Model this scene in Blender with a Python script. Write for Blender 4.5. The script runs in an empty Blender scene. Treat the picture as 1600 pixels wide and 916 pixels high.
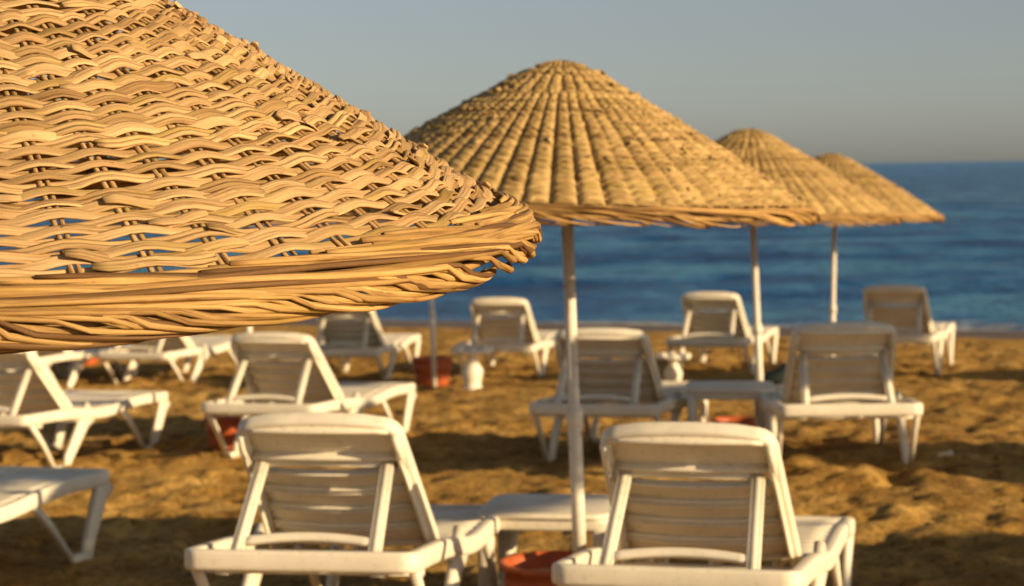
import bpy, math, random
import numpy as np
from mathutils import Vector, Matrix
R = math.radians
sc = bpy.context.scene
COL = sc.collection
random.seed(11)

# ------------------------------------------------------------------ camera, sky, sun, exposure
EYE = 1.5
PITCH, ROLL, LENS = 3.46, 0.95, 72.0
camd = bpy.data.cameras.new('camera'); cam = bpy.data.objects.new('camera', camd); COL.objects.link(cam)
camd.sensor_width = 36.0; camd.lens = LENS; camd.clip_start = 0.05; camd.clip_end = 60000
CM = Matrix.Translation((0, 0, EYE)) @ Matrix.Rotation(R(90 - PITCH), 4, 'X') @ Matrix.Rotation(R(-ROLL), 4, 'Z')
cam.matrix_world = CM
camd.dof.use_dof = True; camd.dof.focus_distance = 2.75; camd.dof.aperture_fstop = 8.0
sc.camera = cam

SUN_EL, SUN_AZ = 17.0, 30.0           # elevation; degrees from +X towards the camera (-Y)
S = Vector((math.cos(R(SUN_EL)) * math.cos(R(SUN_AZ)), -math.cos(R(SUN_EL)) * math.sin(R(SUN_AZ)), math.sin(R(SUN_EL))))
w = bpy.data.worlds.new('World'); sc.world = w; w.use_nodes = True
nt = w.node_tree; bg = nt.nodes['Background']
sky = nt.nodes.new('ShaderNodeTexSky'); sky.sky_type = 'NISHITA'; sky.sun_disc = False
sky.sun_elevation = R(SUN_EL); sky.sun_rotation = math.atan2(S.x, S.y)
sky.air_density = 0.74; sky.dust_density = 0.8; sky.ozone_density = 0.6; sky.altitude = 0
hs = nt.nodes.new('ShaderNodeHueSaturation'); hs.inputs['Saturation'].default_value = 0.6      # thin grey haze
nt.links.new(sky.outputs[0], hs.inputs['Color']); nt.links.new(hs.outputs[0], bg.inputs[0]); bg.inputs[1].default_value = 0.05
sund = bpy.data.lights.new('sun', 'SUN'); sund.energy = 5.0; sund.angle = R(0.6); sund.color = (1.0, 0.74, 0.43)
sun = bpy.data.objects.new('sun', sund); COL.objects.link(sun)
sun.rotation_euler = S.to_track_quat('Z', 'Y').to_euler()
sc.view_settings.view_transform = 'Standard'; sc.view_settings.look = 'None'
sc.view_settings.exposure = 0.70; sc.view_settings.gamma = 1.0; sc.view_settings.use_curve_mapping = False

def at(px, py, Y):
    """world point at distance Y seen at this spot of the photo"""
    f = LENS / 36 * 1600
    d = CM.to_3x3() @ Vector(((px - 800) / f, -(py - 458) / f, -1))
    t = Y / d.y
    return Vector((d.x * t, Y, EYE + d.z * t))

# ------------------------------------------------------------------ materials
def mat(name, base, rough=0.6, spec=0.4):
    m = bpy.data.materials.new(name); m.use_nodes = True
    b = m.node_tree.nodes['Principled BSDF']
    b.inputs['Base Color'].default_value = (*base, 1); b.inputs['Roughness'].default_value = rough
    b.inputs['Specular IOR Level'].default_value = spec
    return m, m.node_tree, b
def node(nt, t, **kw):
    n = nt.nodes.new(t)
    for k, v in kw.items():
        if k in n.inputs: n.inputs[k].default_value = v
        else: setattr(n, k, v)
    return n
def ramp(nt, fac, stops):
    r = nt.nodes.new('ShaderNodeValToRGB'); e = r.color_ramp.elements
    while len(e) < len(stops): e.new(0.5)
    for i, (p, c) in enumerate(stops): e[i].position = p; e[i].color = (*c, 1)
    nt.links.new(fac, r.inputs[0]); return r
def noise(nt, scale, detail=4, rough=0.55, vec=None, dist=0):
    n = nt.nodes.new('ShaderNodeTexNoise'); n.inputs['Scale'].default_value = scale
    n.inputs['Detail'].default_value = detail; n.inputs['Roughness'].default_value = rough
    n.inputs['Distortion'].default_value = dist
    if vec is not None: nt.links.new(vec, n.inputs['Vector'])
    return n
def bump(nt, h, dist, strength, b, prev=None):
    n = nt.nodes.new('ShaderNodeBump'); n.inputs['Distance'].default_value = dist; n.inputs['Strength'].default_value = strength
    nt.links.new(h, n.inputs['Height'])
    if prev is not None: nt.links.new(prev, n.inputs['Normal'])
    nt.links.new(n.outputs[0], b.inputs['Normal']); return n.outputs[0]
def mix(nt, fac, a, b, mode='MIX'):
    m = nt.nodes.new('ShaderNodeMix'); m.data_type = 'RGBA'; m.blend_type = mode
    if isinstance(fac, float): m.inputs[0].default_value = fac
    else: nt.links.new(fac, m.inputs[0])
    for s, v in ((6, a), (7, b)):
        if isinstance(v, tuple): m.inputs[s].default_value = (*v, 1)
        else: nt.links.new(v, m.inputs[s])
    return m.outputs[2]
def math_n(nt, op, a, b=None, c=None):
    m = nt.nodes.new('ShaderNodeMath'); m.operation = op
    for i, v in enumerate((a, b, c)):
        if v is None: continue
        if isinstance(v, (int, float)): m.inputs[i].default_value = v
        else: nt.links.new(v, m.inputs[i])
    return m.outputs[0]

# white plastic: slightly weathered
def plastic(name, base):
    m, t, b = mat(name, base, 0.42, 0.45)
    tc = node(t, 'ShaderNodeTexCoord')
    n = noise(t, 6, 6, 0.6, tc.outputs['Object'])
    c = ramp(t, n.outputs[0], [(0.3, tuple(v * 0.86 for v in base)), (0.62, base)])
    n2 = noise(t, 45, 3, 0.6, tc.outputs['Object'])
    c2 = ramp(t, n2.outputs[0], [(0.28, (0.80, 0.76, 0.68)), (0.42, (1, 1, 1))])
    t.links.new(mix(t, 1.0, c.outputs[0], c2.outputs[0], 'MULTIPLY'), b.inputs['Base Color'])
    b.inputs['Subsurface Weight'].default_value = 0.0
    r = ramp(t, n.outputs[0], [(0.2, (0.55,) * 3), (0.8, (0.36,) * 3)]); t.links.new(r.outputs[0], b.inputs['Roughness'])
    bump(t, n2.outputs[0], 0.002, 0.25, b)
    tr = node(t, 'ShaderNodeBsdfTranslucent'); tr.inputs[0].default_value = (*[min(1, v * 1.08) for v in base], 1)   # thin shell lets some light through
    ms = node(t, 'ShaderNodeMixShader'); ms.inputs[0].default_value = 0.12
    t.links.new(b.outputs[0], ms.inputs[1]); t.links.new(tr.outputs[0], ms.inputs[2]); t.links.new(ms.outputs[0], t.nodes['Material Output'].inputs[0])
    return m
M_PL = plastic('white_plastic', (0.86, 0.79, 0.63))
M_POLE = plastic('painted_pole', (0.78, 0.72, 0.60))
_t = M_POLE.node_tree; _b = _t.nodes['Principled BSDF']; _src = _b.inputs['Base Color'].links[0].from_socket
_g = node(_t, 'ShaderNodeTexCoord'); _n = noise(_t, 14, 6, 0.7, _g.outputs['Object'])
_r = ramp(_t, _n.outputs[0], [(0.60, (0, 0, 0)), (0.68, (1, 1, 1))])
_t.links.new(mix(_t, _r.outputs[0], _src, (0.24, 0.11, 0.045)), _b.inputs['Base Color'])

# cane: per-strand tone attribute + streaks
def cane(name, lo, hi, dark):
    m, t, b = mat(name, hi, 0.62, 0.3)
    a = node(t, 'ShaderNodeAttribute'); a.attribute_name = 'tone'; oi = node(t, 'ShaderNodeObjectInfo')
    uv = node(t, 'ShaderNodeAttribute'); uv.attribute_name = 'along'
    c = ramp(t, a.outputs['Fac'], [(0.0, dark), (0.22, lo), (0.7, hi), (1.0, tuple(min(1, v * 1.18) for v in hi))])
    mp = node(t, 'ShaderNodeMapping'); t.links.new(uv.outputs['Vector'], mp.inputs[0]); mp.inputs['Scale'].default_value = (6, 190, 1)
    n = noise(t, 1.0, 6, 0.65, mp.outputs[0])
    st = ramp(t, n.outputs[0], [(0.34, (0.42, 0.32, 0.21)), (0.47, (0.88, 0.85, 0.80)), (0.66, (1.16, 1.13, 1.10))])
    mp2 = node(t, 'ShaderNodeMapping'); t.links.new(uv.outputs['Vector'], mp2.inputs[0]); mp2.inputs['Scale'].default_value = (14, 14, 1)
    n2 = noise(t, 1.0, 4, 0.7, mp2.outputs[0])
    kn = ramp(t, n2.outputs[0], [(0.24, (0.42, 0.27, 0.14)), (0.36, (1, 1, 1))])
    o = mix(t, 1.0, c.outputs[0], st.outputs[0], 'MULTIPLY'); o = mix(t, 1.0, o, kn.outputs[0], 'MULTIPLY')
    mp3 = node(t, 'ShaderNodeMapping'); t.links.new(uv.outputs['Vector'], mp3.inputs[0]); mp3.inputs['Scale'].default_value = (5, 20, 1)
    n3 = noise(t, 1.0, 3, 0.5, mp3.outputs[0])
    hue = ramp(t, n3.outputs[0], [(0.30, (0.78, 0.80, 0.52)), (0.46, (1, 1, 1)), (0.56, (1, 1, 1)), (0.74, (1.03, 0.93, 0.90))])
    o = mix(t, 1.0, o, hue.outputs[0], 'MULTIPLY')
    var = ramp(t, oi.outputs['Random'], [(0.0, (0.90, 0.88, 0.84)), (1.0, (1.06, 1.05, 1.04))]); o = mix(t, 1.0, o, var.outputs[0], 'MULTIPLY')
    t.links.new(o, b.inputs['Base Color'])
    bump(t, n.outputs[0], 0.003, 0.9, b)
    return m
M_CANE = cane('willow_cane', (0.33, 0.21, 0.085), (0.50, 0.340, 0.165), (0.17, 0.09, 0.03))
M_RIM = cane('rim_cane', (0.32, 0.19, 0.06), (0.46, 0.29, 0.105), (0.14, 0.07, 0.02))
M_REED = cane('reed_cane', (0.33, 0.225, 0.085), (0.47, 0.33, 0.135), (0.14, 0.08, 0.03))

def pot_mat(name, base):
    m, t, b = mat(name, base, 0.5, 0.4)
    tc = node(t, 'ShaderNodeTexCoord'); n = noise(t, 9, 5, 0.6, tc.outputs['Object'])
    c = ramp(t, n.outputs[0], [(0.3, tuple(v * 0.7 for v in base)), (0.6, base)])
    t.links.new(c.outputs[0], b.inputs['Base Color']); return m
M_POT = pot_mat('red_orange_plastic', (0.46, 0.105, 0.03))
M_FILL = pot_mat('packed_sand', (0.40, 0.22, 0.08))

# ------------------------------------------------------------------ mesh helpers
def mesh_obj(name, V, F, m, parent=None, smooth=True, attrs=None):
    me = bpy.data.meshes.new(name)
    V = np.asarray(V, dtype=np.float32); F = np.asarray(F, dtype=np.int32)
    if F.ndim == 2 and F.shape[1] == 4:
        me.vertices.add(len(V)); me.vertices.foreach_set('co', V.ravel())
        me.loops.add(F.size); me.loops.foreach_set('vertex_index', F.ravel())
        me.polygons.add(len(F)); me.polygons.foreach_set('loop_start', np.arange(0, F.size, 4, dtype=np.int32))
        me.polygons.foreach_set('loop_total', np.full(len(F), 4, dtype=np.int32))
        me.update(calc_edges=True)
    if attrs:
        for k, (typ, data) in attrs.items():
            a = me.attributes.new(k, typ, 'POINT')
            a.data.foreach_set('value' if typ == 'FLOAT' else 'vector', np.asarray(data, dtype=np.float32).ravel())
    me.polygons.foreach_set('use_smooth', [smooth] * len(me.polygons))
    me.materials.append(m); me.validate()
    o = bpy.data.objects.new(name, me); COL.objects.link(o)
    if parent: o.parent = parent
    return o

class MB:
    """collects quads; every swept bar keeps a tone and running coordinates"""
    def __init__(s): s.V = []; s.F = []; s.T = []; s.A = []; s.n = 0
    def sweep(s, pts, w, h, side=None, up=None, closed=False, tone=0.5, k=8, power=0.45, caps=True, ups=None):
        P = np.asarray(pts, dtype=float); n = len(P)
        if closed: T = np.roll(P, -1, 0) - np.roll(P, 1, 0)
        else: T = np.gradient(P, axis=0)
        T /= np.maximum(np.linalg.norm(T, axis=1), 1e-9)[:, None]
        if ups is None: U = np.tile(np.asarray(up if up is not None else (0, 0, 1), dtype=float), (n, 1))
        else: U = np.asarray(ups, dtype=float)
        X = np.cross(T, U); X /= np.maximum(np.linalg.norm(X, axis=1), 1e-9)[:, None]
        U = np.cross(X, T)
        W = np.broadcast_to(np.asarray(w, dtype=float), (n,)); H = np.broadcast_to(np.asarray(h, dtype=float), (n,))
        a = (np.arange(k) + 0.5) / k * 2 * np.pi
        ca = np.sign(np.cos(a)) * np.abs(np.cos(a)) ** power; sa = np.sign(np.sin(a)) * np.abs(np.sin(a)) ** power
        V = P[:, None] + X[:, None] * (W[:, None, None] / 2 * ca[None, :, None]) + U[:, None] * (H[:, None, None] / 2 * sa[None, :, None])
        L = np.concatenate([[0], np.cumsum(np.linalg.norm(np.diff(P, axis=0), axis=1))])
        off = random.uniform(0, 50)
        A = np.zeros((n, k, 3)); A[:, :, 0] = L[:, None] + off
        A[:, :, 1] = ca[None, :] * W[:, None] / 2 + off; A[:, :, 2] = 0
        i = np.arange(n if closed else n - 1)[:, None]; j = np.arange(k)[None, :]
        i2 = (i + 1) % n; j2 = (j + 1) % k
        F = np.stack(np.broadcast_arrays(i * k + j, i * k + j2, i2 * k + j2, i2 * k + j), -1).reshape(-1, 4) + s.n
        s.V.append(V.reshape(-1, 3)); s.F.append(F); s.T.append(np.repeat(np.broadcast_to(np.asarray(tone, dtype=float), (n,)), k)); s.A.append(A.reshape(-1, 3))
        if caps and not closed and k % 2 == 0:
            for base, rev in ((0, True), ((n - 1) * k, False)):
                q = [(base + a_, base + a_ + 1, base + k - 2 - a_, base + k - 1 - a_) for a_ in range(k // 2 - 1)]
                q = np.array(q) + s.n
                s.F.append(q[:, ::-1] if rev else q)
        s.n += n * k
    def box(s, c, d, rot=0, r=0.006):
        c = Vector(c); m = Matrix.Rotation(rot, 3, 'Z')
        z0, z1 = -d[2] / 2, d[2] / 2; r = min(r, min(d) / 2.5)
        s.sweep([c + m @ Vector((0, 0, z)) for z in (z0, z0 + r * .3, z0 + r, z1 - r, z1 - r * .3, z1)],
                [d[0] - 2 * r, d[0] - .6 * r, d[0], d[0], d[0] - .6 * r, d[0] - 2 * r],
                [d[1] - 2 * r, d[1] - .6 * r, d[1], d[1], d[1] - .6 * r, d[1] - 2 * r], up=m @ Vector((0, 1, 0)), k=12, power=0.25)
    def lathe(s, prof, c=(0, 0, 0), k=32, tone=0.5):
        P = np.asarray(prof, dtype=float); n = len(P); a = np.arange(k) / k * 2 * np.pi
        V = np.stack([c[0] + P[:, 0:1] * np.cos(a), c[1] + P[:, 0:1] * np.sin(a), c[2] + np.broadcast_to(P[:, 1:2], (n, k))], -1)
        i = np.arange(n - 1)[:, None]; j = np.arange(k)[None, :]; j2 = (j + 1) % k
        F = np.stack(np.broadcast_arrays(i * k + j, i * k + j2, (i + 1) * k + j2, (i + 1) * k + j), -1).reshape(-1, 4) + s.n
        s.V.append(V.reshape(-1, 3)); s.F.append(F); s.T.append(np.full(n * k, tone)); s.A.append(V.reshape(-1, 3)); s.n += n * k
    def build(s, name, m, parent=None, smooth=True):
        return mesh_obj(name, np.concatenate(s.V), np.concatenate(s.F), m, parent, smooth,
                        {'tone': ('FLOAT', np.concatenate(s.T)), 'along': ('FLOAT_VECTOR', np.concatenate(s.A))})

def arc(c, r, a0, a1, n=6):
    return [(c[0] + r * math.cos(a0 + (a1 - a0) * i / n), c[1] + r * math.sin(a0 + (a1 - a0) * i / n)) for i in range(n + 1)]
def tag(o, label=None, cat=None, group=None, kind=None):
    if label: o['label'] = label
    if cat: o['category'] = cat
    if group: o['group'] = group
    if kind: o['kind'] = kind
    return o
def empty(name, loc=(0, 0, 0)):
    o = bpy.data.objects.new(name, None); COL.objects.link(o); o.location = loc; o.empty_display_size = 0.2; return o
def kids(o): return [c for c in bpy.data.objects if c.parent == o]
def copy_tree(o, parent=None):
    ch = kids(o)
    c = o.copy(); COL.objects.link(c); c.parent = parent
    for k in ch: copy_tree(k, c)
    return c

# smooth value noise on numpy arrays
def vnoise(x, y, seed=0):
    rs = np.random.RandomState(seed); tab = rs.rand(256, 256)
    xi = np.floor(x).astype(int); yi = np.floor(y).astype(int); fx = x - xi; fy = y - yi
    fx = fx * fx * (3 - 2 * fx); fy = fy * fy * (3 - 2 * fy)
    a = tab[xi % 256, yi % 256]; b = tab[(xi + 1) % 256, yi % 256]; c = tab[xi % 256, (yi + 1) % 256]; d = tab[(xi + 1) % 256, (yi + 1) % 256]
    return (a * (1 - fx) + b * fx) * (1 - fy) + (c * (1 - fx) + d * fx) * fy - 0.5

# ------------------------------------------------------------------ beach, sea
SEA = EYE - 2.28; U0 = 30.4
def base_z(x, y):
    x = np.asarray(x, dtype=float); y = np.asarray(y, dtype=float)
    g1 = np.interp(y, [-50, 0, 4, 6, 7.7, 10, 12, 15, 18, 30, 60], [1.2, 1.34, 1.38, 1.43, 1.59, 1.60, 1.66, 1.79, 1.95, 2.28, 3.2])
    g1 = g1 - 0.01 * np.clip(x, -6, 8) - 0.05 * np.exp(-((x - 1.9) ** 2 + (y - 10.3) ** 2) / 1.6)
    u = y + 0.45 * np.clip(x, -200, 200)
    g2 = 2.28 + np.where(u < U0, 0.033, 0.06) * (u - U0)
    t = np.clip((y - 18.5) / 7, 0, 1); t = t * t * (3 - 2 * t)
    return EYE - (g1 * (1 - t) + g2 * t)
def sand_z(x, y):
    z = base_z(x, y)
    u = y + 0.45 * np.clip(x, -200, 200)
    dry = np.clip((U0 - 1.5 - u) / 3, 0, 1)
    n = 0.040 * vnoise(x * 0.9, y * 0.9, 1) + 0.022 * vnoise(x * 2.6 + 7, y * 2.6, 2) + 0.034 * vnoise(x * 6 + 3, y * 6, 3) + 0.036 * vnoise(x * 13, y * 14 + 5, 4)
    n = n + 0.050 * (0.5 - 2 * np.abs(vnoise(x * 9 + 17, y * 9, 6))) * np.clip(vnoise(x * 2.2, y * 2.2 + 40, 7) + .35, 0, 1)
    foot = vnoise(x * 4.3 + 31, y * 3.6 + 9, 5)
    n = n - 0.045 * np.clip(foot - 0.10, 0, 1) * 2.4
    return z + n * (0.1 + 0.9 * dry)
def gz(x, y): return float(base_z(x, y))

def axis(segs):
    out = []
    for a, b, st in segs: out += list(np.arange(a, b, st))
    return np.array(out + [segs[-1][1]])
xs = axis([(-9000, -900, 2700), (-900, -90, 160), (-90, -12, 8), (-12, -4.2, .22), (-4.2, 5.5, .034), (5.5, 12, .2), (12, 90, 8), (90, 900, 160), (900, 9000, 2700)])
ys = axis([(-3000, -60, 420), (-60, 2, 4), (2, 5, .15), (5, 15, .034), (15, 24, .055), (24, 33, .1), (33, 60, 3)])
X, Y = np.meshgrid(xs, ys); Z = sand_z(X, Y)
nx, ny = len(xs), len(ys)
i = np.arange(ny - 1)[:, None]; j = np.arange(nx - 1)[None, :]
F = np.stack([i * nx + j, i * nx + j + 1, (i + 1) * nx + j + 1, (i + 1) * nx + j], -1).reshape(-1, 4)
m, t, b = mat('sand', (0.4, 0.25, 0.08), 0.9, 0.15)
geo = node(t, 'ShaderNodeNewGeometry'); pos = geo.outputs['Position']
n1 = noise(t, 2.6, 7, 0.62, pos); n2 = noise(t, 22, 5, 0.7, pos); n3 = noise(t, 170, 3, 0.6, pos); n4 = noise(t, 0.5, 3, 0.5, pos)
c1 = ramp(t, n1.outputs[0], [(0.32, (0.22, 0.115, 0.026)), (0.48, (0.42, 0.245, 0.058)), (0.66, (0.60, 0.385, 0.115))])  # mottled sand tone; the golden top stop paints in sunlit patches
c2 = ramp(t, n2.outputs[0], [(0.33, (0.30, 0.24, 0.18)), (0.48, (0.92, 0.92, 0.92)), (0.75, (1.2, 1.15, 1.08))])
c = mix(t, 1.0, c1.outputs[0], c2.outputs[0], 'MULTIPLY')
c3 = ramp(t, n3.outputs[0], [(0.36, (0.55, 0.5, 0.45)), (0.52, (1, 1, 1)), (0.72, (1.22, 1.2, 1.15))])
c = mix(t, 1.0, c, c3.outputs[0], 'MULTIPLY')
sep = node(t, 'ShaderNodeSeparateXYZ'); t.links.new(pos, sep.inputs[0])
u = math_n(t, 'ADD', sep.outputs[1], math_n(t, 'MULTIPLY', sep.outputs[0], 0.45))
u = math_n(t, 'ADD', u, math_n(t, 'MULTIPLY', math_n(t, 'SUBTRACT', n4.outputs[0], 0.5), 3.0))
wet = node(t, 'ShaderNodeMapRange'); t.links.new(u, wet.inputs[0]); wet.inputs[1].default_value = U0 - 2.6; wet.inputs[2].default_value = U0 - 1.9
c = mix(t, wet.outputs[0], c, (0.13, 0.095, 0.07))
t.links.new(c, b.inputs['Base Color'])
rr = node(t, 'ShaderNodeMapRange'); t.links.new(wet.outputs[0], rr.inputs[0]); rr.inputs[3].default_value = 0.92; rr.inputs[4].default_value = 0.5
t.links.new(rr.outputs[0], b.inputs['Roughness'])
p = bump(t, n2.outputs[0], 0.035, 0.9, b); bump(t, n3.outputs[0], 0.003, 0.8, b, p)
tag(mesh_obj('beach', np.stack([X, Y, Z], -1).reshape(-1, 3), F, m), kind='structure')

# sea: near part has modelled ripples, one sheet out to the horizon
xs = axis([(-30000, -3000, 9000), (-3000, -300, 450), (-300, -30, 15), (-30, 45, .35), (45, 300, 15), (300, 3000, 450), (3000, 30000, 9000)])
ys = axis([(20, 60, .16), (60, 110, .6), (110, 300, 5), (300, 3000, 300), (3000, 30000, 9000)])
X, Y = np.meshgrid(xs, ys); amp = np.clip((Y + .45 * X - U0 + 1) / 10, 0.05, 1) * np.clip((400 - Y) / 300, 0, 1)
Z = SEA + amp * (0.16 * vnoise(X * .16, Y * .5, 8) + 0.10 * vnoise(X * .45, Y * 1.1, 9) + 0.04 * vnoise(X * 1.4, Y * 2.6, 10))
nx, ny = len(xs), len(ys)
i = np.arange(ny - 1)[:, None]; j = np.arange(nx - 1)[None, :]
F = np.stack([i * nx + j, i * nx + j + 1, (i + 1) * nx + j + 1, (i + 1) * nx + j], -1).reshape(-1, 4)
m, t, b = mat('sea_water', (0.01, 0.07, 0.14), 0.12, 0.16)
geo = node(t, 'ShaderNodeNewGeometry'); pos = geo.outputs['Position']
mp = node(t, 'ShaderNodeMapping'); t.links.new(pos, mp.inputs[0]); mp.inputs['Scale'].default_value = (0.45, 1.5, 1)
w1 = noise(t, 0.9, 6, 0.62, mp.outputs[0]); w2 = noise(t, 5.0, 4, 0.6, mp.outputs[0])
mp3 = node(t, 'ShaderNodeMapping'); t.links.new(pos, mp3.inputs[0]); mp3.inputs['Scale'].default_value = (0.05, 0.22, 1)
w3 = noise(t, 1.0, 5, 0.6, mp3.outputs[0])
mp4 = node(t, 'ShaderNodeMapping'); t.links.new(pos, mp4.inputs[0]); mp4.inputs['Scale'].default_value = (0.42, 0.14, 1)
w4 = noise(t, 1.0, 5, 0.65, mp4.outputs[0])
w34 = math_n(t, 'ADD', math_n(t, 'MULTIPLY', w3.outputs[0], 0.5), math_n(t, 'MULTIPLY', w4.outputs[0], 0.5))
cc = ramp(t, w34, [(0.41, (0.003, 0.055, 0.20)), (0.49, (0.010, 0.12, 0.34)), (0.58, (0.07, 0.27, 0.50))])
sep = node(t, 'ShaderNodeSeparateXYZ'); t.links.new(pos, sep.inputs[0])
u = math_n(t, 'ADD', sep.outputs[1], math_n(t, 'MULTIPLY', sep.outputs[0], 0.45))
mpf = node(t, 'ShaderNodeMapping'); t.links.new(pos, mpf.inputs[0]); mpf.inputs['Scale'].default_value = (0.35, 1.0, 1)
fn = noise(t, 1.6, 6, 0.7, mpf.outputs[0])
uf = math_n(t, 'ADD', u, math_n(t, 'MULTIPLY', math_n(t, 'SUBTRACT', fn.outputs[0], 0.5), 7.0))
fo = node(t, 'ShaderNodeMapRange'); t.links.new(uf, fo.inputs[0]); fo.inputs[1].default_value = U0 + .9; fo.inputs[2].default_value = U0 - .1
c = mix(t, fo.outputs[0], cc.outputs[0], (0.50, 0.49, 0.47))
t.links.new(c, b.inputs['Base Color'])
rf = node(t, 'ShaderNodeMapRange'); t.links.new(fo.outputs[0], rf.inputs[0]); rf.inputs[3].default_value = 0.25; rf.inputs[4].default_value = 0.7
t.links.new(rf.outputs[0], b.inputs['Roughness']); b.inputs['IOR'].default_value = 1.33
p = bump(t, w1.outputs[0], 1.6, 1.0, b); bump(t, w2.outputs[0], 0.2, 0.9, b, p)
tag(mesh_obj('sea', np.stack([X, Y, Z], -1).reshape(-1, 3), F, m), kind='structure')

# ------------------------------------------------------------------ sun lounger
H0 = 0.355                                          # top of the frame
def rail_z(y): return H0 - 0.032 - 0.030 * math.exp(-((y - 0.95) / 0.30) ** 2) + 0.006 * math.exp(-((y - 1.5) / .2) ** 2)
def make_lounger():
    t = empty('sun_lounger')
    # local frame: head end at y = 0, foot end at y = 1.9; origin on the ground under the middle of the head end
    W, L = 0.36, 1.90
    f = MB(); cr = 0.036; w_ = W - 0.022
    loop = arc((w_ - cr, 0.022 + cr), cr, -math.pi / 2, 0) + [(w_, 0.022 + cr + (L - .044 - 2 * cr) * q / 24) for q in range(1, 24)]
    loop += arc((w_ - cr, L - .022 - cr), cr, 0, math.pi / 2) + [(w_ - cr - (2 * w_ - 2 * cr) * q / 8, L - .022) for q in range(1, 8)]
    loop += arc((-w_ + cr, L - .022 - cr), cr, math.pi / 2, math.pi) + [(-w_, L - .022 - cr - (L - .044 - 2 * cr) * q / 24) for q in range(1, 24)]
    loop += arc((-w_ + cr, 0.022 + cr), cr, math.pi, 1.5 * math.pi) + [(-w_ + cr + (2 * w_ - 2 * cr) * q / 8, 0.022) for q in range(1, 8)]
    f.sweep([(x, y, rail_z(y)) for x, y in loop], 0.044, 0.062, closed=True, k=12, power=0.4)
    for yy in (0.20, 0.66): f.sweep([(-w_, yy, H0 - .075), (w_, yy, H0 - .075)], .03, .03, k=8)
    for sx in (-1, 1):                                # ratchet ledges for the prop
        f.box((sx * .235, .07, H0 - .062), (.05, .10, .03))
    f.build('frame', M_PL, t)
    # legs: a thin strut and a wide tapered post meeting in a foot
    for sx in (1, -1):
        x = sx * (W - .026)
        for (s0, s1, w1, w0) in ((0.07, 0.37, 0.50, 0.80), (1.22, 1.56, 1.68, 1.86)):
            g = MB()
            g.sweep([(x, s0, H0 - .05), (x, s0 + (s1 - s0) * .5, .17), (x, s1, 0.0)], [.030, .028, .028], [.036, .030, .034], up=(0, 1, 0), k=8)
            g.sweep([(x, w0, H0 - .045), (x, w0 - (w0 - w1) * .25, .26), (x, w1 + .02, .06), (x, w1, -.01)], [.040, .038, .034, .034], [.15, .098, .070, .066], up=(0, 1, 0), k=10, power=.35)
            g.sweep([(x, s1 - .012, .012), (x, w1 + .03, .012)], .036, .036, k=8)
            g.build('leg', M_PL, t)
    # slatted seat
    g = MB(); y = 0.735
    while y < 1.85:
        z = rail_z(y + .035) + .018
        g.sweep([(xx, y + .036, z - .012 * (1 - (xx / .31) ** 2)) for xx in np.linspace(-.325, .325, 9)], .066, .016, k=8, power=.35)
        y += 0.076
    for sx in (-1, 0, 1): g.sweep([(sx * .2, yy, rail_z(yy) - .012) for yy in np.linspace(.72, 1.87, 12)], .016, .024, k=6)
    g.build('seat', M_PL, t)
    # backrest raised towards the head end
    al = R(40.0); hy, hz = 0.69, H0 - .030
    def bp(x, s, n): return (x, hy - s * math.cos(al) + n * math.sin(al), hz + s * math.sin(al) + n * math.cos(al))
    nn = (0, math.sin(al), math.cos(al))
    Lb = 0.61
    def half(s): return 0.268 - 0.026 * s / Lb
    b = MB(); cr = .05; top = []
    pts = [bp(half(s), s, 0) for s in np.linspace(-.02, Lb - cr, 10)]
    hw = half(Lb)
    for a in np.linspace(0, math.pi / 2, 6)[1:]: pts.append(bp(hw - cr + cr * math.cos(a), Lb - cr + cr * math.sin(a), 0))
    for xx in np.linspace(hw - cr, -hw + cr, 9)[1:-1]: pts.append(bp(xx, Lb + .018 * (1 - (xx / hw) ** 2), 0))
    for a in np.linspace(math.pi / 2, math.pi, 6)[:-1]: pts.append(bp(-hw + cr + cr * math.cos(a), Lb - cr + cr * math.sin(a), 0))
    pts += [bp(-half(s), s, 0) for s in np.linspace(Lb - cr, -.02, 10)]
    b.sweep(pts, .036, .048, up=nn, k=10, power=.4)
    for sx in (-1, 1): b.sweep([bp(sx * (half(s) - .004), s, -.030) for s in np.linspace(.0, .50, 6)], .012, [.050, .046, .042, .038, .034, .028], up=nn, k=8)
    b.build('backrest_frame', M_PL, t)
    b = MB()
    def slat(s, w, bow=.026, th=.012, arch=.016, lip=True):
        h = half(s) - .008
        b.sweep([bp(xx, s + arch * (1 - (xx / h) ** 2), .006 - bow * (1 - (xx / h) ** 2)) for xx in np.linspace(-h, h, 13)], w, th, up=nn, k=8, power=.35)
        if lip:
            for d in (-w / 2 + .005, w / 2 - .005):
                b.sweep([bp(xx, s + d + arch * (1 - (xx / h) ** 2), -.006 - bow * (1 - (xx / h) ** 2)) for xx in np.linspace(-h, h, 13)], .009, .018, up=nn, k=6)
    s = .055
    while s < .44: slat(s, .088, bow=.032, arch=.022); s += .0975
    b.build('backrest_slats', M_PL, t)
    b = MB()
    for q, s in enumerate(np.linspace(.482, .596, 6)):
        h = half(s) - .012
        b.sweep([bp(xx, s + .018 * (1 - (xx / h) ** 2), .004 - .018 * (1 - (xx / h) ** 2)) for xx in np.linspace(-h, h, 13)], .030, .016, up=nn, k=8, power=.3)
    for s, ww in ((.472, .016), (.604, .016)):
        h = half(s) - .02
        b.sweep([bp(xx, s + .018 * (1 - (xx / h) ** 2), -.014 - .018 * (1 - (xx / h) ** 2)) for xx in np.linspace(-h, h, 13)], ww, .03, up=nn, k=8)
    for sx in (-1, 1):
        b.sweep([bp(sx * (half(.48) - .006), .42, -.022), bp(sx * (half(.53)), .53, -.024), bp(sx * (half(.58) - .004), .588, -.018)], .022, [.03, .05, .04], up=nn, k=8)
    b.build('headrest', M_PL, t)
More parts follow.
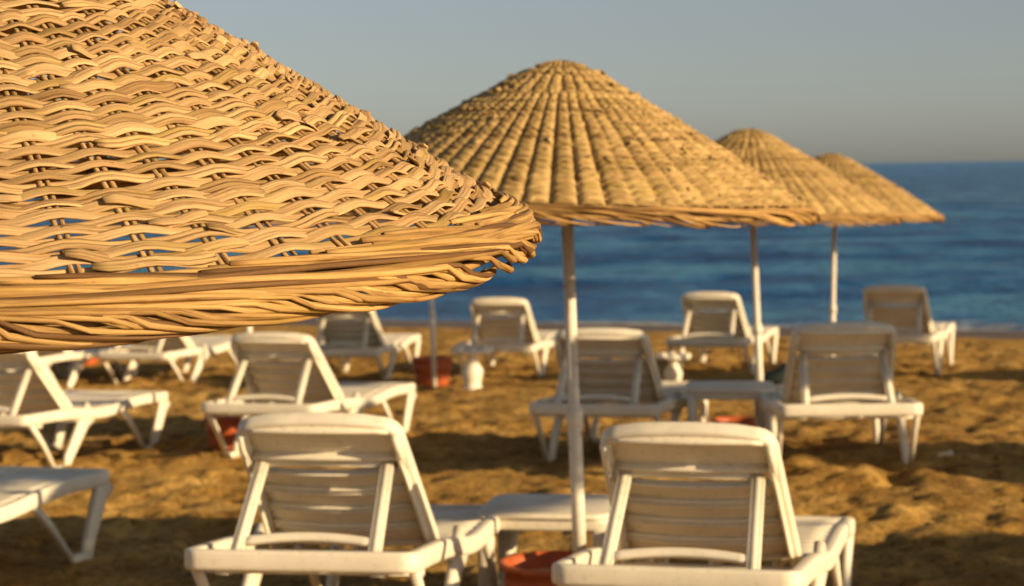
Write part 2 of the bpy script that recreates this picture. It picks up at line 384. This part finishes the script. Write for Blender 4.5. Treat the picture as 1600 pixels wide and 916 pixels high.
    # prop: U-shaped support with channelled arms and one arched rung
    p = MB(); ptop = Vector(bp(0, .455, -.03)); pbot = Vector((0, .065, H0 - .045))
    ax = (pbot - ptop).normalized(); nrm = ax.cross(Vector((1, 0, 0))).normalized()
    for sx in (-1, 1):
        for dx, ww, off in ((-.015, .010, 0), (.015, .010, 0), (0, .026, .010)):
            p.sweep([ptop + Vector((sx * .198 + dx, 0, 0)) + nrm * off, pbot + Vector((sx * .213 + dx, 0, 0)) + nrm * off], ww, .026 if ww < .02 else .008, up=nrm, k=6)
    q = ptop.lerp(pbot, .80)
    p.sweep([q + Vector((xx, 0, 0)) - ax * (.022 * (1 - (xx / .21) ** 2)) for xx in np.linspace(-.21, .21, 11)], .030, .020, up=nrm, k=8)
    p.sweep([ptop + Vector((-.215, 0, 0)), ptop + Vector((.215, 0, 0))], .022, .022, k=8)
    p.build('prop', M_PL, t)
    return t
lounger0 = make_lounger(); used = [False]
GL = 'white plastic sun loungers set out in rows on the beach'
def place_lounger(x, y, psi, label, dz=0.0, k=1.0):
    """x, y: right-hand corner of the head end; psi: heading clockwise from straight out to sea"""
    o = copy_tree(lounger0) if used[0] else lounger0; used[0] = True
    a = R(psi); d = Vector((math.sin(a), math.cos(a), 0)); side = Vector((math.cos(a), -math.sin(a), 0))
    if y > 16: k = 1.08; dz -= .03
    c = Vector((x, y, 0)) - side * .36 * k; o.scale = (k, k, k)
    pa = c + d * .42; pb = c + d * 1.62
    za, zb = gz(pa.x, pa.y), gz(pb.x, pb.y); sl = (zb - za) / 1.2
    o.rotation_mode = 'XYZ'
    o.rotation_euler = (math.atan(sl), 0, -a)
    z0 = za - sl * .42
    o.location = (c.x, c.y, z0 - .006 + dz)
    tag(o, label, 'sun lounger', GL); return o
def corner(px, py, Y): p = at(px, py, Y); return p.x, p.y
place_lounger(*corner(648, 858, 5.85), 9.5, 'white lounger of the nearest pair, the left one, below the rim of the close parasol', -.025)
place_lounger(*corner(1252, 890, 5.55), 14, 'white lounger of the nearest pair, the right one, beside the bright orange tub', -.075)
place_lounger(-2.27, 7.02, 16, 'white lounger at the bottom left corner, only its foot end showing')
place_lounger(*corner(1028, 632, 10.8), 14, 'middle row white lounger whose raised back stands just behind the tallest pole')
place_lounger(*corner(492, 630, 11.5), 15, 'middle row white lounger with a red tub behind its left corner')
place_lounger(*corner(1446, 632, 9.95), 3, 'middle row white lounger furthest right, pointing straight at the sea')
place_lounger(-2.70, 11.28, 15, 'middle row white lounger at the left picture edge, its side and both leg pairs showing')
place_lounger(*corner(590, 522, 19.0), 9, 'far row white lounger just left of the thin pole in an orange red tub')
place_lounger(*corner(836, 530, 19.0), 10, 'far row white lounger between the scalloped stool and the tallest pole')
place_lounger(*corner(1166, 530, 19.0), 16, 'far row white lounger just left of the pole beside the middle row table')
place_lounger(*corner(1462, 522, 17.9), 17, 'far row white lounger furthest right, its back against the blue water', .06)
place_lounger(-3.25, 19.2, 18, 'far row white lounger second from left, its seat just under the close parasol rim')
place_lounger(-4.40, 19.0, 18, 'far row white lounger furthest left, only thin legs showing beside a red tub')

# ------------------------------------------------------------------ small tables
def make_table():
    t = empty('side_table')
    g = MB(); w = .24
    g.box((0, 0, .372), (.50, .47, .022), r=.010)
    g.sweep([(x, y, .350) for x, y in arc((.19, -.175), .04, -math.pi / 2, 0) + arc((.19, .175), .04, 0, math.pi / 2) + arc((-.19, .175), .04, math.pi / 2, math.pi) + arc((-.19, -.175), .04, math.pi, 1.5 * math.pi)], .014, .058, closed=True, k=8)
    g.build('tabletop', M_PL, t)
    for sx in (-1, 1):
        for sy in (-1, 1):
            l = MB(); l.sweep([(sx * .205, sy * .19, .35), (sx * .212, sy * .197, .2), (sx * .218, sy * .203, -.01)], [.062, .052, .040], [.062, .052, .040], up=(0, 1, 0), k=8, power=.4)
            l.build('leg', M_PL, t)
    return t
table0 = make_table(); GT = 'low white plastic tables between the loungers'
def place_table(o, x, y, a, label):
    o.location = (x, y, gz(x, y)); o.rotation_euler = (0, 0, -R(a)); tag(o, label, 'table', GT)
p = at(862, 820, 7.45); place_table(table0, p.x, p.y, 10, 'low white table behind the tall near pole, between the two nearest loungers'); table0.location.z -= .045
p = at(1140, 615, 11.5); place_table(copy_tree(table0), p.x, p.y, 6, 'low white table at the foot of the second parasol pole, in the middle row')
def make_stool():
    t = empty('pedestal_stool')
    g = MB(); g.lathe([(0, .365), (.16, .365), (.185, .355), (.188, .335), (.17, .328), (.05, .325), (0, .325)], k=20)
    for q in range(8):
        a = q * math.pi / 4; g.lathe([(0, .385), (.03, .38), (.042, .36), (.03, .345)], (.15 * math.cos(a), .15 * math.sin(a), 0), k=10)
    g.build('stool_top', M_PL, t)
    g = MB(); g.lathe([(.04, .33), (.055, .25), (.10, .17), (.085, .10), (.075, .05), (.10, -.01)], k=18); g.build('stem', M_PL, t)
    return t
st = make_stool(); p = at(738, 590, 18.2); st.location = (p.x, p.y, gz(p.x, p.y)); tag(st, 'small white stool with a scalloped top, right of the thin pole in the red tub', 'stool', 'white plastic stools in the far row')
st2 = copy_tree(st); p = at(1052, 580, 17.6); st2.location = (p.x, p.y, gz(p.x, p.y)); st2.scale = (.82, .82, .8); tag(st2, 'small white stool in front of the far lounger left of the second parasol pole', 'stool')

# ------------------------------------------------------------------ wicker parasols
RAD, HGT = 0.90, 0.54
def prof(s):
    """radius, height and outward normal of the canopy at s (0 apex .. 1 rim)"""
    def rz(s):
        r = RAD * s
        z = HGT * (1 - s) + 0.018 * math.sin(math.pi * min(1, s)) - .022 * math.exp(-(s / .08) ** 2)
        return r, z
    r, z = rz(s); r2, z2 = rz(s + .01); dr, dz = r2 - r, z2 - z; l = math.hypot(dr, dz)
    return r, z, (-dz / l, dr / l), (dr / l, dz / l)
def make_canopy(parent, seed, N=56, rows=70, ppp=5, wid=(.0255, .0335), m=M_CANE, mode='weave', wob=.0075, s0=.05, s1=.935):
    rs = random.Random(seed); g = MB()
    nseed = rs.randint(0, 999); cd = np.array([rs.uniform(.6, 1.5) for _ in range(256)])
    for k in range(rows):
        s = s0 + (s1 - s0) * (k + .5) / rows
        Nk = (N if s > .42 else (N // 2 // 2 * 2 if s > .20 else N // 4 // 2 * 2)) if mode == 'weave' else (N if s > .30 else N // 2)
        r, z, nm, tn = prof(s)
        pitch = (s1 - s0) / rows * math.hypot(RAD, HGT)
        a = rs.uniform(0, 6.28); end = a + 2 * math.pi
        while a < end:
            ln = rs.uniform(.55, 1.3) / max(r, .08); ln = min(ln, 6.2)
            da = 2 * math.pi / Nk
            b2 = min(a + ln, end) + da * rs.uniform(.8, 2.0); a0 = a - da * rs.uniform(.3, 1.2)
            n = max(8, int((b2 - a0) / da * ppp)); th = np.linspace(a0, b2, n)
            if mode == 'weave': ph = np.cos(Nk / 2 * th + math.pi * k); off = .0052 * ph
            else:
                fr = (th * Nk / 2 / (2 * math.pi) + (.5 if (k // 9) % 2 and s > .5 else 0) * 0) % 1 - .5
                off = .0062 * (1 - 2.3 * cd[(np.floor(th * Nk / 2 / (2 * math.pi)).astype(int)) % 256] * np.exp(-(fr / .12) ** 2)) + .004 * vnoise(th * r * 16, th * 0 + k * .45, nseed + 4) + (.002 * np.cos(Nk / 2 * th + math.pi * k))
            cx = np.cos(th) * r * 14; cy = np.sin(th) * r * 14
            sh = vnoise(cx * .5 + 90, cy * .5 + 90 + k * .10, nseed) * 1.7 * wob + vnoise(th * r * 7 + 13 * k, cx * 0 + k * 3.7, nseed + 1) * wob * .7
            lens = -.0022 * np.cos(Nk * th) if mode == 'weave' else 0
            sl = s * 1.0; dsl = sh + lens + rs.uniform(-.0025, .0025) + (th - a0) * rs.uniform(-.003, .003)
            off = off + rs.uniform(-.0015, .0015)
            # cane ends poke outwards a little
            e = np.minimum(np.arange(n), np.arange(n)[::-1]) / ppp
            if rs.random() < .65: off = off + .009 * np.exp(-(e / .4) ** 2) * (rs.random() < .8)
            rr = r + off * nm[0] + dsl * tn[0]; zz = z + off * nm[1] + dsl * tn[1]
            P = np.stack([rr * np.cos(th), rr * np.sin(th), zz], -1)
            tw = rs.uniform(-.2, .2) + vnoise(th * 4, th * 0 + k, nseed + 2) * .5
            nr = nm[0] * np.cos(tw) + tn[0] * np.sin(tw); nz = nm[1] * np.cos(tw) + tn[1] * np.sin(tw)
            U = np.stack([nr * np.cos(th), nr * np.sin(th), nz], -1)
            w = rs.uniform(*wid) * pitch / .0235
            ww = w * (1 + .25 * vnoise(th * 7, th * 0 + k * 2.1, nseed + 3)); ww[0] *= .6; ww[-1] *= .55
            tone = min(1, max(0, rs.gauss(.55, .20 if mode == 'weave' else .13)))
            if rs.random() < .14:                      # split into two thinner canes lying side by side
                for sg in (-1, 1):
                    P2 = P + np.stack([tn[0] * np.cos(th), tn[0] * np.sin(th), th * 0 + tn[1]], -1) * sg * w * .27
                    g.sweep(P2, ww * .5, .0055, ups=U, tone=min(1, max(0, tone + rs.uniform(-.15, .15))), k=6, power=.7)
            else: g.sweep(P, ww, rs.uniform(.0028, .004), ups=U, tone=tone if mode == 'weave' else tone + .22 * np.cos(Nk / 4 * th) * cd[k % 7], k=8, power=.5)
            a += ln
    return g.build('canopy', m, parent)
def make_ribs(parent, N, seed, m, s0=.02, s1=.985, double=True, tone=.4, step=1):
    rs = random.Random(seed); g = MB()
    for q in range(0, N, step):
        th = 2 * math.pi * q / N; lo = s0 if q % 4 == 0 else (.20 if q % 2 == 0 else .42)
        for sg in ((-1, 1) if double else (0,)):
            pts = []; ph = rs.uniform(-.002, .002)
            for s in np.linspace(lo, s1, 14):
                r, z, nm, tn = prof(float(s)); a = th + (sg * .0055 + ph) / max(r, .05)
                pts.append((r * math.cos(a), r * math.sin(a), z - .001))
            g.sweep(pts, rs.uniform(.006, .008), .006, tone=min(1, max(0, rs.gauss(tone, .15))), k=6, power=1)
    return g.build('ribs', m, parent)
def make_rim(parent, seed, n=250, span=.85, m=M_RIM, d=(.0065, .0110), band=.050, pts=24):
    rs = random.Random(seed); g = MB()
    s_t = 1 - band / math.hypot(RAD, HGT)
    r0, z0, nm0, tn0 = prof(s_t); r1, z1, nm1, tn1 = prof(1.0)
    for q in range(n):
        th0 = 2 * math.pi * (q + rs.uniform(-.3, .3)) / n; sp = span * rs.uniform(.75, 1.35); lay = rs.uniform(-.003, .005)
        wv = rs.uniform(0, 6.28); P = []; U = []
        r0, z0, nm0, tn0 = prof(1 - band * rs.uniform(.45, 1.35) / math.hypot(RAD, HGT))
        for t in np.linspace(0, 1, pts):
            th = th0 + sp * t
            # down over the band, around the lip and a little back underneath
            v = t ** 1.15
            if v < .66:
                k = v / .66; r = r0 + (r1 + .004 - r0) * k; z = z0 + (z1 - .010 - z0) * k; nr, nz = nm0
                bl = .006 * math.sin(math.pi * k)
            else:
                k = (v - .66) / .34; an = k * 1.9; r = r1 - .012 + .016 * math.cos(an) ; z = z1 - .010 - .016 * math.sin(an); nr, nz = math.cos(an), -math.sin(an); bl = 0
            o = .007 + bl + lay + .0018 * math.sin(wv + t * 11)
            dsl = .003 * math.sin(wv * 2 + t * 7)
            r += nr * o + dsl * .8; z += nz * o - dsl * .4
            P.append((r * math.cos(th), r * math.sin(th), z)); U.append((nr * math.cos(th), nr * math.sin(th), nz))
        w = rs.uniform(*d); ww = np.full(pts, w); ww[0] *= .7; ww[-1] *= .6
        g.sweep(P, ww, w * .72, ups=U, tone=min(1, max(0, rs.gauss(.48, .30))), k=8, power=.85)
    # inner core of the border
    for dr, dz in ((-.012, -.012), (-.024, -.004), (-.036, .003), (-.048, .010), (-.060, .017)):
        ph = rs.uniform(0, 6)
        g.sweep([((r1 + dr) * math.cos(a), (r1 + dr) * math.sin(a), z1 + dz + .003 * math.sin(a * 17 + ph)) for a in np.linspace(0, 2 * math.pi, 121)[:-1]], .016, .014, closed=True, k=6, power=1, tone=.25)
    return g.build('rim', m, parent)
def make_cap(parent, m, seed):
    rs = random.Random(seed); g = MB()
    zt = prof(.06)[1]
    g.lathe([(.0, zt + .012), (.03, zt + .011), (.055, zt + .004), (.078, zt - .010), (.095, zt - .028), (.06, zt - .045)], k=24, tone=.35)
    for q in range(26):
        a = q / 26 * 6.283 + rs.uniform(-.05, .05)
        g.sweep([(.02 * math.cos(a), .02 * math.sin(a), zt + .015), (.060 * math.cos(a), .060 * math.sin(a), zt + .008), (.105 * math.cos(a + .1), .105 * math.sin(a + .1), zt - .022), (.17 * math.cos(a + .1), .17 * math.sin(a + .1), prof(.19)[1] + .012)], .012, .006, tone=rs.uniform(.2, .7), k=6)
    for s in ():
        r, z, nm, tn = prof(s)
        g.sweep([((r + .01) * math.cos(a), (r + .01) * math.sin(a), z + .016) for a in np.linspace(0, 2 * math.pi, 41)[:-1]], .012, .010, closed=True, tone=.2, k=6)
    return g.build('cap', m, parent)
def make_pole(parent, h, r=.0235):
    g = MB(); g.lathe([(.0, h + .42), (r * .85, h + .42), (r * .85, .66), (r * 1.0, .655), (r * 1.0, -.15), (0, -.15)], k=20)
    o = g.build('pole', M_POLE, parent)
    g2 = MB(); g2.lathe([(r * .9, .70), (r * 1.22, .697), (r * 1.25, .64), (r * 1.02, .636)], k=20); g2.build('collar', M_POLE, o)
    g = MB()                                          # struts inside the roof
    for q in range(8):
        a = q * math.pi / 4 + .2; r1_, z1_, _, _ = prof(.60)
        g.sweep([(.02 * math.cos(a), .02 * math.sin(a), h + .12), (r1_ * math.cos(a), r1_ * math.sin(a), h + z1_ - .028)], .016, .016, k=6)
    g.build('roof_struts', M_REED, parent)
    return o
RIMH = 1.36
def umbrella_root(name, x, y, lean=(0, 0), rimz=None, spin=0):
    o = empty(name, (x, y, gz(x, y))); o.rotation_euler = (lean[0], lean[1], 0)
    return o
# the near parasol has its own, finer model
near = umbrella_root('wicker_parasol', -.87, 3.13)
zc = EYE - .086 - near.location.z
hold = make_canopy(near, 5); hr = make_ribs(near, 56, 6, M_CANE); hm = make_rim(near, 7); hc = make_cap(near, M_CANE, 8)
for o in (hold, hr, hm, hc): o.location = (0, 0, zc); o.rotation_euler = (R(5.0), R(0), 0)
make_pole(near, zc)
GU = 'round wicker parasols on white poles along the beach'
tag(near, 'very large close wicker parasol filling the upper left, coarse canes and braided rim', 'parasol', GU)

far0 = umbrella_root('wicker_parasol', 0, 0)
c_ = make_canopy(far0, 21, N=120, rows=54, ppp=4, wid=(.026, .033), m=M_REED, mode='columns', wob=.004, s1=.955)
r_ = make_ribs(far0, 120, 22, M_REED, double=False, tone=.1, step=2, s1=.96)
m_ = make_rim(far0, 23, n=120, span=.75, d=(.0055, .008), band=.026, pts=12)
k_ = make_cap(far0, M_REED, 24)
g = MB(); rs = random.Random(3)
for s in (.56,):
    r, z, nm, tn = prof(s)
    g.sweep([((r + .014) * math.cos(a), (r + .014) * math.sin(a), z + .014 + .003 * math.sin(a * 9)) for a in np.linspace(0, 2 * math.pi, 91)[:-1]], .009, .005, closed=True, tone=.40, k=6)
b_ = g.build('binding', M_REED, far0)
for o in (c_, r_, m_, k_, b_): o.location = (0, 0, RIMH)
make_pole(far0, RIMH)
first = [True]
def place_parasol(x, y, label, tx=0, ty=0, lean=(0, 0), rot=0, top=None, sc_=1.0):
    """top: height of the rim above the sand"""
    o = far0 if first[0] else copy_tree(far0); first[0] = False
    o.location = (x, y, gz(x, y)); o.rotation_euler = (R(lean[0]), R(lean[1]), 0)
    for ch in kids(o):
        if ch.name.split('.')[0] in ('canopy', 'ribs', 'rim', 'cap', 'binding'):
            ch.rotation_euler = Matrix.Rotation(R(tx), 3, 'X').__matmul__(Matrix.Rotation(R(ty), 3, 'Y')).__matmul__(Matrix.Rotation(R(rot), 3, 'Z')).to_euler()
            ch.location.x = -.03; ch.location.z = (top or RIMH); ch.scale = (sc_, sc_, sc_)
    tag(o, label, 'parasol', GU); return o
def pole_foot(px_top, py_top, px_bot, py_bot, Y):
    a, b2 = at(px_top, py_top, Y), at(px_bot, py_bot, Y)
    lean = math.degrees(math.atan2(a.x - b2.x, a.z - b2.z))
    z0 = gz(b2.x, Y); x0 = b2.x + (z0 - b2.z) * (a.x - b2.x) / (a.z - b2.z)
    return x0, Y, (0, lean)
def vis_parasol(top_px, bot_px, Y, rim_py, label, tx=0, ty=0, rot=0, sc_=1.0):
    x, y, lean = pole_foot(*top_px, *bot_px, Y)
    rz = at(top_px[0], rim_py, Y).z - gz(x, y)
    return place_parasol(x, y, label, tx - lean[0], ty - lean[1], lean, rot, rz, sc_)
vis_parasol((886, 345), (906, 870), 7.0, 324, 'wicker parasol in the centre on the tallest white pole, broad roof against the sky', tx=0, ty=2.2, sc_=.97)
vis_parasol((1177, 360), (1187, 600), 12.3, 335, 'wicker parasol just behind the centre one, its pole beside the middle row table', tx=0, ty=2.0, rot=40)
vis_parasol((1304, 345), (1301, 500), 16.8, 338, 'wicker parasol furthest right, its sharp rim tip against the blue sea', tx=-1, ty=1.5, rot=80)
vis_parasol((675, 475), (677, 545), 18.6, 338, 'wicker parasol with only its thin pole showing, standing in an orange red tub', rot=130)
vis_parasol((386, 400), (392, 620), 12.5, 338, 'wicker parasol hidden behind the close one and a middle row lounger', rot=170)
for (x, y, r) in ((2.8, 6.15, 10), (6.4, 4.95, 60), (4.0, 9.6, 30), (6.7, 8.3, 90), (7.7, 7.25, 45), (5.8, 16.4, 20), (9.3, 15.4, 50), (11.4, 8.6, 5)):  # unseen, inferred from shadow bands; an extra one added to widen a band
    place_parasol(x, y, 'wicker parasol out of view beyond the right edge, placed for its shadow', rot=r)

bpy.data.objects.remove(next(o for o in kids(far0) if o.name.startswith('binding')))       # the centre parasol has no tie ring
# tubs the poles stand in
def make_tub():
    t = empty('umbrella_tub')
    g = MB(); g.lathe([(.0, 0.0), (.13, 0.0), (.145, .02), (.165, .10), (.160, .125), (.172, .135), (.178, .20), (.170, .225), (.190, .240), (.192, .262), (.176, .262), (.166, .235), (.160, .20), (0, .19)], k=32)
    g.build('tub', M_POT, t)
    g = MB(); g.lathe([(0, .222), (.08, .220), (.13, .212), (.164, .206)], k=24); g.build('sand_fill', M_FILL, t)
    return t
tub0 = make_tub(); GTB = 'red orange tubs weighing down the parasol poles'
def place_tub(o, x, y, label, s=1.0): o.location = (x, y, gz(x, y) - .01); o.scale = (s, s, s); tag(o, label, 'tub', GTB)
p = at(868, 900, 6.95); place_tub(tub0, p.x, p.y, 'bright orange tub around the foot of the tall near pole', 1.0); tub0.location.z -= .075
p = at(1150, 655, 12.2); place_tub(copy_tree(tub0), p.x, p.y, 'dark red tub in the shade under the low table of the middle row', .78); bpy.data.objects['umbrella_tub.001'].location.z -= .06
p = at(676, 590, 18.9); place_tub(copy_tree(tub0), p.x, p.y, 'orange red tub around the thin pole in the far row')
p = at(360, 670, 12.6); place_tub(copy_tree(tub0), p.x, p.y, 'red tub peeping out behind the left corner of the lounger in the middle row', .85)
p = at(130, 565, 22.0); place_tub(copy_tree(tub0), p.x, p.y, 'red tub at the far left, between the lounger legs below the near parasol')

# ------------------------------------------------------------------ small things
m, t, b = mat('dark_cloth', (0.02, 0.035, 0.03), 0.8)
g = MB(); g.lathe([(0, 0), (.17, .01), (.20, .06), (.19, .13), (.13, .19), (.06, .22), (0, .225)], k=20)
bag = g.build('beach_bag', m)
for v in bag.data.vertices:
    v.co.x *= 1.25 + .2 * math.sin(v.co.z * 30 + v.co.y * 12); v.co.x *= .75; v.co.y *= .6; v.co.z *= .8 + .18 * math.sin(v.co.x * 17)
p = at(1222, 600, 17.6); bag.location = (p.x, p.y, gz(p.x, p.y)); tag(bag, 'dark bag slumped on the sand right of the second parasol pole', 'bag')
def cup(px, py, Y, label):
    g = MB(); g.lathe([(0, 0), (.026, 0), (.036, .10), (.038, .102), (.034, .10), (.025, .006), (0, .006)], k=18)
    o = g.build('plastic_cup', M_PL); p = at(px, py, Y); o.location = (p.x, p.y, gz(p.x, p.y) + .02); o.rotation_euler = (R(80), 0, R(30 + px)); o.scale = (.7, .7, .7); tag(o, label, 'cup', 'plastic cups lying on the sand'); return o
cup(948, 675, 12.2, 'white plastic cup lying under the middle row lounger beside the tall pole')
cup(1468, 742, 10.6, 'white plastic cup lying on shaded sand right of the furthest right middle lounger')
